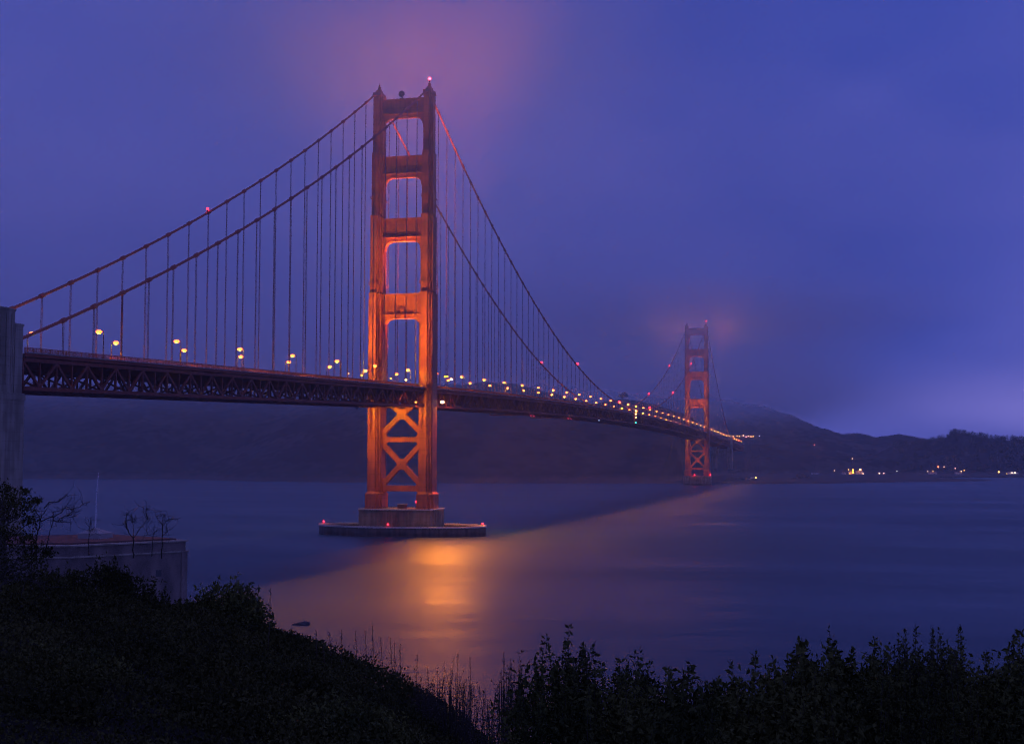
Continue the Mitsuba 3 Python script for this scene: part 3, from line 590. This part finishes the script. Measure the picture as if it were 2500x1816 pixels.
for n, (x, y, z, c) in enumerate(CL):
    k = thing('hilltop_lamp', f'{ordinal(n + 1)} lamp from the left in the row beyond the bridge end', 'lamp', 'lamps in the row beyond the bridge end'); g = min(hill_z(x, y), z - 2)
    put('post', MB().tube([(x, y, g - 1), (x, y, z - .6)], .15, 6), 'dark_metal', k); copy('lens', orb(1.0), k, T().translate([x, y, z]), emitter={**glow((c[0], c[1] * .75, c[2] * .7), 2.2), 'sampling_weight': .05})


def house(x, y, w, d, h, ang, label, roof=2.2, cat='building', lit=()):
    k = thing('house', label, cat); z = max(hill_z(x, y), 2) - .6; R = T().translate([x, y, z]) @ T().rotate([0, 0, 1], ang)
    copy('wall', mikit.ply(MB().bx(-w / 2, w / 2, -d / 2, d / 2, 0, h).mesh(), 'white_wall'), k, R)
    rv = [(-w / 2 - .5, -d / 2 - .5, h), (w / 2 + .5, -d / 2 - .5, h), (w / 2 + .5, d / 2 + .5, h), (-w / 2 - .5, d / 2 + .5, h), (-w / 2 + 1, 0, h + roof), (w / 2 - 1, 0, h + roof)]
    copy('roof', mikit.ply((np.array(rv), np.array([[0, 1, 5], [0, 5, 4], [2, 3, 4], [2, 4, 5], [1, 2, 5], [3, 0, 4], [0, 2, 1], [0, 3, 2]])), 'dark_roof'), k, R)
    n = max(2, int(w / 3))
    for i in range(n):
        for zz in ([1.2] if h < 5 else [1.2, 4.2]):
            xx = -w / 2 + (i + .5) * w / n; copy('window', mikit.ply(MB().bx(xx - .55, xx + .55, -d / 2 - .06, -d / 2 + .02, zz, zz + 1.5).mesh(), 'dark_metal'), k, R)


house(205, 2302, 11, 8, 6.5, 12, 'pale house at the left of the waterfront lights'); house(222, 2306, 14, 9, 7, 8, 'larger pale house right among the waterfront lights'); house(190, 2304, 8, 7, 4, 15, 'small pale cabin at the left edge of the waterfront')
house(372, 2350, 16, 8, 4.5, 14, 'long low pale building left of the wooded hill'); house(425, 2362, 12, 8, 4.5, 14, 'low building under the wooded hill'); house(538, 2390, 20, 9, 5, 14, 'long pale building on the shore at the far right')
house(131, 2290, 16, 6, 3.5, 5, 'low building on the slope beneath the red lamp', 1.2)
k = thing('pier', 'dark pier standing in the cove below the waterfront lights', 'pier'); m = MB().bar((233, 2239, 2.4), (288, 2253, 2.4), 6, .9)
put('deck', m, 'rock', k); m = MB()
for i in range(9): m.tube([(235 + i * 6.4, 2238 + i * 1.65, -5), (235 + i * 6.4, 2238 + i * 1.65, 2.2)], .4, 6)
tag(put('pile', m, 'rock', k), kind='stuff')
def boulders(name, label, pts, cat='rock', m='rock', seed=1):
    mb = MB(); r2 = np.random.default_rng(seed)
    for x, y, z, s in pts:
        b = trimesh.creation.icosphere(2); v = np.array(b.vertices); v = v * (1 + .5 * (meshkit.noise(v * 1.7 + r2.uniform(0, 9, 3), seed)[:, None] - .5)) * s + [x, y, z]; mb.add(v, b.faces)
    k = put(name, mb, m); tag(k, label, cat); return k
boulders('breakwater', 'long dark rock breakwater across the right side cove', [(381 + i * 5, 2184 + i * 1.3, .3, (4.2, 4, 2.4 + (i * 7 % 5) * .25)) for i in range(52)], 'breakwater')
boulders('sea_stack', 'dark sea stack off the point right of the distant tower', [(114, 1753, 1, (9, 8, 5)), (126, 1757, 3, (10, 8, 10)), (136, 1760, 2, (8, 7, 6))], 'rock', seed=4)
boulders('rocky_point', 'dark low rocky point at the foot of the distant tower', [(28, 1535, 0, (14, 12, 9)), (45, 1542, 0, (13, 10, 7)), (58, 1550, 0, (11, 9, 6)), (66, 1556, 0, (8, 7, 4.5))], 'rock', seed=6)
boulders('wet_rock', 'small dark rock awash near the shore in the foreground water', [(99.6, -356.7, 0, (1.6, 1.2, .7)), (100.6, -356.3, .25, (.9, .9, .65)), (98.4, -357, -.1, (1.2, .8, .5))], 'rock', seed=8)
k = thing('lighthouse', 'small pale lighthouse building on the dark point right of the distant tower', 'lighthouse'); put('wall', MB().bx(52, 57, 1562, 1567, 2, 8.2), 'white_wall', k); put('roof', MB().bx(51.5, 57.5, 1561.5, 1567.5, 8.2, 8.7), 'dark_roof', k)

# ---------------------------------------------------------------- brick fort with flagpole
FO = thing('brick_fort', 'old brick fort with red roof on the shore beneath the bridge, partly hidden by brush', 'fort')
plan = np.array([(72, -361), (57, -386), (33, -394), (21.5, -380), (21.5, -364), (45, -348)], float); cen = plan.mean(0)
def off(d): return [tuple(cen + (p - cen) * (1 + d / np.linalg.norm(p - cen))) for p in plan]
put('wall', MB().poly_z(off(0), 3, 17.0), 'brick', FO); put('parapet', MB().poly_z(off(-.4), 17.0, 19.2), 'brick', FO); put('cornice', MB().poly_z(off(.4), 16.75, 17.1), 'concrete', FO); put('coping', MB().poly_z(off(.2), 19.25, 19.6), 'concrete', FO); put('roof', MB().poly_z(off(-2.6), 19.5, 20.0), 'roof_brick', FO)
A, B = plan[0], plan[1]; e = (B - A) / np.linalg.norm(B - A); nrm = np.array([-e[1], e[0]]); nrm = nrm if nrm @ (A - cen) > 0 else -nrm
for i in range(3):
    for zz in (12.2,):
        c = A + e * (7.5 + i * 8.0); put('embrasure', MB().bar((*(c - e * .7 + nrm * .03), zz), (*(c + e * .7 + nrm * .03), zz), .12, 1.5), 'dark_metal', FO)
for c in (A - e * -.9,): put('buttress', MB().bar((*(c + nrm * .2), 3), (*(c + nrm * .2), 17), 1.5, .5, up=(nrm[0], nrm[1], 0)), 'brick', FO)
hx_, hy_ = 50.5, -366.0
sv = [(hx_ + a * 2.9, hy_ + b * 2.9, 20) for a, b in ((-1, -1), (1, -1), (1, 1), (-1, 1))] + [(hx_ + a * 2.9, hy_ + b * 2.9, 21.2) for a, b in ((-1, -1), (1, -1), (1, 1), (-1, 1))] + [(hx_, hy_, 22.5)]
put('stair_house', MB().add(sv, [[0, 1, 5], [0, 5, 4], [1, 2, 6], [1, 6, 5], [2, 3, 7], [2, 7, 6], [3, 0, 4], [3, 4, 7], [4, 5, 8], [5, 6, 8], [6, 7, 8], [7, 4, 8]]), 'stone_trim', FO)
k = put('flagpole', MB().tube([(50.5, -366, 22.2), (50.6, -366, 30), (51.0, -366, 35.6)], [.11, .09, .05], 8), 'white_paint'); tag(k, 'tall white flagpole rising from the fort roof', 'flagpole')

# ---------------------------------------------------------------- plants
def ground_at(s, t): return float(bluff_st(np.array([s * 1.0]), np.array([t * 1.0]))[0])
def st3(s, t, z): x, y = st_xy(np.asarray(s, float), np.asarray(t, float)); return np.stack([x, y, np.broadcast_to(z, np.shape(x))], -1)
def tu(u, s): return (u - 1250.0) / 3285.0 * s      # metres right of the middle axis
def zv(v, s): return 39.31 - (v - 1116.0) / 3285.0 * s


def scrub(n, s0, s1, a0, a1, size, hmax, seed):
    r = np.random.default_rng(seed); s = np.sqrt(r.uniform(s0 ** 2, s1 ** 2, n)); t = s * r.uniform(a0, a1, n)
    bump = meshkit.fbm(np.stack([s * .75, t * .75, s * 0], -1), 3, 11); h = hmax * (.12 + 1.25 * np.clip(bump - .25, 0, 1))
    return st3(s, t, bluff_st(s, t) + h * r.uniform(0, 1, n) ** .6 - .03), s


m = MB()
c, s = scrub(120000, 6, 27.5, -.46, .05, .05, .75, 21); m.leaves(c, .030 + .0016 * s, .6, updir=np.array([0, 0, .8]))
c, s = scrub(45000, 6, 27.0, .02, .46, .05, .6, 22); m.leaves(c, .022 + .0012 * s, .55, updir=np.array([0, 0, .8]))
c, s = scrub(9000, 20, 27.5, -.46, .03, .05, 1.0, 23); m.leaves(c, .05, .4, updir=np.array([0, 0, 1.4]))
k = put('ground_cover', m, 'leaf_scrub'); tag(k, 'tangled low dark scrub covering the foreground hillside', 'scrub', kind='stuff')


def shrub(name, label, s, t, tips, leaf, m, n_sprig, per, group=None, cat='shrub', jit=.05, thin=False, fill=0, drop=.2):
    """Sprigs rise and splay from a common foot to the tips (t, z, radius), feathered with leaves; the body between them is filled with more leaves."""
    k = thing(name, label, cat, group); g = ground_at(s, t); L, W = MB(), MB(); r = rng; pts = []
    def leaf_at(Q, size, up=.55): L.leaves(st3(Q[:, 1], Q[:, 0], Q[:, 2]), size * r.uniform(.55, 1.45, len(Q)), .48, updir=np.array([0, 0, up]))
    for (tt, zt, w) in tips:
        n = max(3, int(n_sprig / len(tips)))
        for i in range(n):
            q, ph = np.sqrt(r.uniform()), r.uniform(0, 2 * np.pi); dx, dy = w * q * np.cos(ph) * 1.5, w * q * np.sin(ph) * 1.3; top = 1.0 if i == 0 else r.uniform(.62, .98) * (1 - .3 * q * q)
            p0 = np.array([t + (tt - t) * .6 + dx * .3, s + dy * .3, g - .1]); p1 = np.array([tt + dx, s + dy, zt - (1 - top) * min(zt - g, 1.1)])
            if i == 0: p1 = np.array([tt, s, zt])
            mid = (p0 + p1) / 2 + np.array([dx * .7 + r.normal(0, .06), dy * .7, .02]); u = np.linspace(0, 1, 5)[:, None]
            P = (1 - u) ** 2 * p0 + 2 * u * (1 - u) * mid + u * u * p1; xyz = st3(P[:, 1], P[:, 0], P[:, 2])
            W.tube(xyz, np.linspace(.007, .002, 5), 4, cap=False)
            u = r.uniform(.3, 1.0, per)[:, None] ** .6; Q = (1 - u) ** 2 * p0 + 2 * u * (1 - u) * mid + u * u * p1
            side = jit * (.35 + 1.5 * (1 - u)) * (.6 + .5 * np.sin(u * 40 + ph)); leaf_at(Q + r.normal(size=Q.shape) * side, leaf)
        if fill:
            n = int(fill / len(tips)); q = r.normal(size=(n, 3)); q /= np.linalg.norm(q, axis=1, keepdims=True); q *= r.uniform(.35, 1, (n, 1)) ** .6; lump = .55 + .95 * meshkit.noise(q * 2.4 + tt * 3, 3)[:, None]; h = (zt - g)
            bz = max(.2, min(.62, h * .45)); leaf_at(np.array([tt, s, zt - drop - bz]) + q * lump * [w * 1.7 + .13, w * 1.5 + .13, bz], leaf * 1.1)
            q = r.normal(size=(n, 3)); q /= np.linalg.norm(q, axis=1, keepdims=True); leaf_at(np.array([tt, s, g + h * .3]) + q * r.uniform(.3, 1, (n, 1)) * [w * 2 + .25, w * 1.5 + .2, h * .4], leaf * 1.2)
    put('crown', L, m, k); put('stem', W, 'twig', k, smooth=True); return k


def tips(s, *uvw): return [(tu(u, s), zv(v, s), w) for u, v, w in uvw]


CB = 'upright leafy shrub in the right foreground'
for s, lab, tp in ((10.6, 'dark leafy shrub right of the bottom centre, tallest of the middle clump', [(1335, 1548, .2), (1388, 1522, .16), (1450, 1563, .24), (1510, 1602, .16), (1400, 1600, .3)]),
                   (11.4, 'small leafy shrub just right of the tallest middle shrub', [(1552, 1590, .13), (1582, 1610, .12)]),
                   (10.2, 'twin tipped shrub low in the gap right of bottom centre', [(1630, 1617, .15), (1680, 1612, .13), (1655, 1680, .25)]),
                   (11.6, 'low shrub at the left end of the right hand thicket', [(1722, 1655, .12), (1779, 1608, .2), (1838, 1586, .2)]),
                   (11.0, 'shrub with one tall tip in the left half of the thicket', [(1880, 1600, .25), (1950, 1548, .16), (1960, 1610, .3)]),
                   (11.8, 'slender tipped shrub in the middle of the right hand thicket', [(2017, 1533, .14), (2070, 1570, .2), (2040, 1610, .35)]),
                   (12.4, 'shrub left of the tallest shrub of the right thicket', [(2126, 1552, .14), (2165, 1575, .22), (2120, 1610, .3)]),
                   (11.2, 'tallest shrub of the right hand thicket', [(2200, 1528, .16), (2225, 1515, .22), (2268, 1518, .16), (2235, 1570, .35)]),
                   (12.0, 'narrow tipped shrub right of the tallest shrub of the thicket', [(2334, 1520, .14), (2310, 1575, .28), (2396, 1578, .2)]),
                   (11.5, 'shrub at the right edge of the picture', [(2450, 1570, .22), (2478, 1528, .18), (2510, 1550, .25)])):
    tp2 = tips(s, *tp); tc = float(np.mean([q[0] for q in tp2])); shrub('coyote_brush', lab, s, tc, tp2, (.032 + .028 * (s * 10 % 7) / 7), 'leaf_coyote' if s < 11.5 else 'leaf_bright', 26 * len(tp), 190, jit=.042, fill=2600 * len(tp))
for s, lab, tp in ((20, 'low mounded bush in the middle of the dark slope', [(330, 1540, .35), (400, 1555, .3)]), (17, 'low bush on the lower left of the slope', [(120, 1560, .3), (180, 1575, .3)]), (16, 'sprawling bush near the bottom of the slope, left of centre', [(560, 1640, .3), (640, 1655, .35)]),
                   (18.5, 'bush on the slope below the pale lone bush', [(520, 1560, .3), (600, 1575, .25)]), (14, 'bush at the bottom left corner of the slope', [(60, 1690, .25), (130, 1705, .25)]), (15.5, 'bush low on the slope below the flower stalks', [(820, 1690, .3), (880, 1705, .28)]), (19.5, 'bush on the slope just under the left end of the stalks', [(720, 1610, .22), (760, 1620, .22)])):
    tp2 = tips(s, *tp); tc = float(np.mean([q[0] for q in tp2])); shrub('bush', lab, s, tc, tp2, .055, 'leaf_bright' if s in (17, 15.5) else 'leaf_scrub', 60, 60, jit=.08, fill=3200, drop=.08)
for s, lab, tp in ((27, 'rounded pale leaved bush standing alone at the right of the fort', [(498, 1426, .14), (540, 1408, .2), (585, 1396, .24), (615, 1425, .2), (560, 1440, .36)]),):
    tp2 = tips(s, *tp); tc = float(np.mean([q[0] for q in tp2])); shrub('bush', lab, s, tc, tp2, .075, 'leaf_bright', 110, 60, jit=.08, fill=5200)
for n, (s, lab, tp) in enumerate(((28, 'dark bush before the left corner of the fort', [(110, 1372, .5), (167, 1378, .4)]), (27.5, 'dark bush before the middle of the fort wall', [(250, 1352, .35), (285, 1360, .3), (320, 1384, .35)]),
                                  (27, 'low dark bush at the foot of the right fort wall', [(365, 1425, .3), (405, 1446, .3), (450, 1456, .25)]), (26, 'low dark bush between fort and lone pale bush', [(462, 1462, .15), (480, 1495, .3)]),
                                  (25.5, 'dark bush on the crest right of the lone pale bush', [(650, 1520, .25), (700, 1545, .3)]), (25, 'dark bush on the crest left of the flower stalks', [(745, 1560, .3), (800, 1582, .3)]))):
    tp2 = tips(s, *tp); tc = float(np.mean([q[0] for q in tp2])); shrub('bush', lab, s, tc, tp2, .07, 'leaf_scrub', 60, 60, jit=.09, fill=5000)
# weeds on the falling crest
for s, lab, tp in ((23, 'wispy weed on the crest at the foot of the last tall stalks', [(1035, 1640, .16), (1060, 1650, .12)]), (22, 'spreading wispy weed before the orange light column', [(1085, 1612, .2), (1110, 1600, .2), (1135, 1622, .2)]),
                   (21, 'wispy weed right of the orange light column', [(1165, 1655, .2), (1190, 1690, .2)]), (15, 'thin upright weed at the bottom centre', [(1232, 1600, .07), (1250, 1610, .07), (1270, 1605, .07)]), (13, 'low weed at the very bottom centre', [(1225, 1755, .14), (1262, 1765, .16), (1190, 1775, .14)])):
    tp2 = tips(s, *tp); tc = float(np.mean([q[0] for q in tp2])); shrub('weed', lab, s, tc, tp2, .03, 'dry_stalk', 30 * len(tp), 16, jit=.06, cat='weed', thin=True)
ST = [(665, 1431), (777, 1535), (793, 1560), (809, 1538), (839, 1532), (872, 1535), (895, 1533), (912, 1521), (933, 1551), (956, 1551), (966, 1561), (980, 1568), (1022, 1592), (1047, 1618), (1120, 1588), (1149, 1598), (1230, 1583), (1246, 1601), (1257, 1623), (1269, 1595)]
for i, (u, v) in enumerate(ST):
    s = 24.5 - .1 * (i % 5); t0 = tu(u + rng.uniform(-9, 9), s); k = f'dry flower stalk on the crest, {ordinal(i + 1)} from the left' if i else 'dry flower stalk standing alone right of the pale bush'
    z0, z1 = ground_at(s, t0) - .1, zv(v, s); t1 = tu(u, s); m = MB(); P = np.array([[t0, s, z0], [(t0 + t1) / 2 + .02, s, (z0 + z1) / 2], [t1, s, z1]]); m.tube(st3(P[:, 1], P[:, 0], P[:, 2]), [.008, .006, .004], 5)
    w = rng.uniform(.45, 1, 46)[:, None]; Q = P[0] + (P[2] - P[0]) * w + rng.normal(size=(46, 3)) * [.014, .014, .01]; m.leaves(st3(Q[:, 1], Q[:, 0], Q[:, 2]), (.026), .55, updir=np.array([0, 0, .6]))
    kk = put('flower_stalk', m, 'dry_stalk'); tag(kk, k, 'flower stalk', 'dry flower stalks on the hillside crest')

# bare dead trees: branch polylines in centimetre-like units of their own, seen from the hill
U = 24.0 / 3285.0 / 4.118
def dead(label, foot, branches, s, r0):
    k = thing('dead_tree', label, 'dead tree'); f = np.array(foot, float); t0, z0 = tu(f[0] / 4.118, s), zv(1100 + f[1] / 4.118, s)
    for n, b in enumerate(branches):
        p = np.array(b, float); d = (p - f) * U * s / 24.0; dep = np.cumsum(np.r_[0, rng.normal(0, .05, len(p) - 1)])
        P = np.stack([t0 + d[:, 0], s + dep, z0 - d[:, 1]], 1); q = np.linspace(0, 1, 4 * len(p)); P = np.stack([np.interp(q, np.linspace(0, 1, len(p)), P[:, i]) for i in range(3)], 1) + rng.normal(0, .006, (len(q), 3))
        rr = np.linspace(r0 * (.62 if n == 0 else .42), .0035, len(q)); mb = MB().tube(st3(P[:, 1], P[:, 0], P[:, 2]), rr, 6)
        for i in range(9):
            a = P[rng.integers(len(P) // 3, len(P))]; d1 = rng.normal(0, .075, 3) + [0, 0, .03]; d2 = d1 * rng.uniform(.3, .8) + rng.normal(0, .05, 3); tw = np.array([a, a + d1, a + d1 + d2]); mb.tube(st3(tw[:, 1], tw[:, 0], tw[:, 2]), [.0042, .0032, .0022], 4, cap=False)
        put('trunk' if n == 0 else 'branch', mb, 'twig', k, smooth=True)


dead('twisted bare dead tree before the flagpole', (400, 1010), [[(395, 1050), (398, 900), (402, 830), (437, 710), (420, 650), (465, 590), (480, 520)], [(465, 590), (500, 520), (570, 525), (610, 510), (650, 465), (705, 455)], [(437, 710), (500, 690), (550, 660), (570, 620), (640, 610), (690, 570), (735, 500)],
     [(550, 670), (620, 645), (690, 580), (760, 590), (820, 575), (880, 525), (935, 520)], [(450, 1080), (480, 980), (510, 880), (525, 770), (550, 680)], [(550, 690), (600, 715), (690, 715), (755, 730)], [(600, 712), (632, 680), (700, 655), (760, 670), (800, 655)], [(700, 655), (740, 620), (770, 600)], [(437, 710), (390, 650), (350, 600), (410, 605)], [(402, 800), (380, 740), (372, 700)]], 24, .026)
dead('bare dead sapling with three upright forks over the fort wall', (1360, 960), [[(1365, 1080), (1360, 880), (1300, 790), (1270, 690), (1275, 640)], [(1360, 880), (1375, 810), (1345, 720), (1330, 650), (1370, 600)], [(1365, 880), (1430, 780), (1500, 690), (1465, 620), (1455, 560)], [(1500, 690), (1490, 600), (1505, 580)], [(1300, 790), (1290, 690), (1295, 640)], [(1340, 720), (1400, 700)], [(1500, 690), (1530, 680)]], 26, .02)
dead('bare dead sapling near the right corner of the fort', (1655, 900), [[(1650, 1080), (1660, 870), (1665, 740), (1650, 720), (1600, 660), (1590, 610)], [(1650, 720), (1660, 650)], [(1665, 740), (1720, 700), (1745, 680)], [(1660, 850), (1700, 810), (1740, 790)]], 26, .018)
dead('thin bare twig over the middle of the fort roof', (920, 920), [[(920, 1050), (920, 770), (940, 700)], [(920, 810), (945, 790)]], 26, .014)
dead('small bare twig between the two dead saplings', (1550, 930), [[(1550, 1060), (1550, 860), (1500, 850), (1480, 790)], [(1550, 860), (1580, 820)]], 26, .012)
dead('pale bare branches lying across the brush at the left edge', (200, 1350), [[(-20, 1240), (60, 1270), (150, 1300), (260, 1290), (350, 1280)], [(60, 1270), (130, 1180), (230, 1110)], [(150, 1300), (260, 1230), (360, 1220)], [(350, 1280), (430, 1330), (480, 1400)]], 21, .016)

# leafy tree at the left edge, its crown in tiers
TR = thing('tree', 'dark leafy tree at the left edge beside the concrete pylon', 'tree'); s = 23.0; g = ground_at(s, tu(20, s))
tc = tu(10, s); P = np.array([[tc, s, g - .2], [tc + .05, s, g + .8], [tc - .02, s + .05, g + 2.0]]); put('trunk', MB().tube(st3(P[:, 1], P[:, 0], P[:, 2]), [.09, .07, .03], 8), 'bark_pale', TR, smooth=True)
m, W = MB(), MB()
for u, v, w in ((15, 1190, .14), (-30, 1180, .2), (45, 1215, .16), (70, 1230, .16), (30, 1245, .22), (0, 1225, .25), (65, 1265, .13), (-40, 1250, .3), (40, 1290, .22), (85, 1300, .12), (20, 1310, .28), (75, 1335, .2), (-20, 1330, .35), (95, 1360, .2), (40, 1370, .3), (10, 1400, .35), (100, 1410, .3), (60, 1430, .35), (-40, 1400, .4), (120, 1440, .25), (-60, 1210, .25), (55, 1195, .07), (78, 1218, .07), (110, 1345, .1)):
    n = int(900 * w + 60); c0 = np.array([tu(u, s), s + rng.uniform(-.35, .35), zv(v + 8, s)]); q = rng.normal(size=(n, 3)) * [w * .55, w * .55, w * .42]; c = c0 + q
    m.leaves(st3(c[:, 1], c[:, 0], c[:, 2]), .055, .5, updir=np.array([0, 0, .8])); a = np.array([tc, s, c0[2] - .35]); pp = np.array([a, (a + c0) / 2 - [0, 0, .05], c0]); W.tube(st3(pp[:, 1], pp[:, 0], pp[:, 2]), [.02, .014, .006], 5)
put('crown', m, 'leaf_scrub', TR); put('limb', W, 'bark_pale', TR, smooth=True)

# far trees: the lone tree on the knoll and the wood on the right hand hill
LT = thing('lone_tree', 'lone wind shaped tree on the far knoll above the bridge deck', 'tree'); gx, gy = -192.0, 1768.0; gz = hill_z(gx, gy)
put('trunk', MB().tube([(gx, gy, gz - 2), (gx - 1, gy, gz + 4), (gx + .5, gy, gz + 9)], [.9, .7, .4], 8), 'twig', LT); m = MB()
for dx, dz, w in ((0, 10, 3.6), (4, 9, 3.2), (-4.5, 8.5, 3), (2, 12.5, 3), (6, 11, 2.4), (-2, 6.5, 2.6), (7, 7.5, 1.8)):
    c = np.array([gx + dx, gy + rng.uniform(-2, 2), gz + dz]) + rng.normal(size=(420, 3)) * [w * .5, w * .5, w * .36]; m.leaves(c, 1.1, .6)
put('crown', m, 'leaf_forest', LT)
m = MB(); n = 0
r2 = np.random.default_rng(5)
while n < 1700:
    x, y = r2.uniform(300, 1300), r2.uniform(2380, 2900); z = hill_z(x, y)
    if z < 10: continue
    w = r2.uniform(4, 7.5); h = w * r2.uniform(.9, 1.5)
    c = np.array([x, y, z + h * .6]) + np.clip(r2.normal(size=(44, 3)), -1.5, 1.5) * [w * .42, w * .42, h * .36]; m.leaves(c, 2.8, .8); n += 1
k = put('forest', m, 'leaf_forest'); tag(k, 'dark wooded hill on the far right shore', 'forest', kind='stuff')
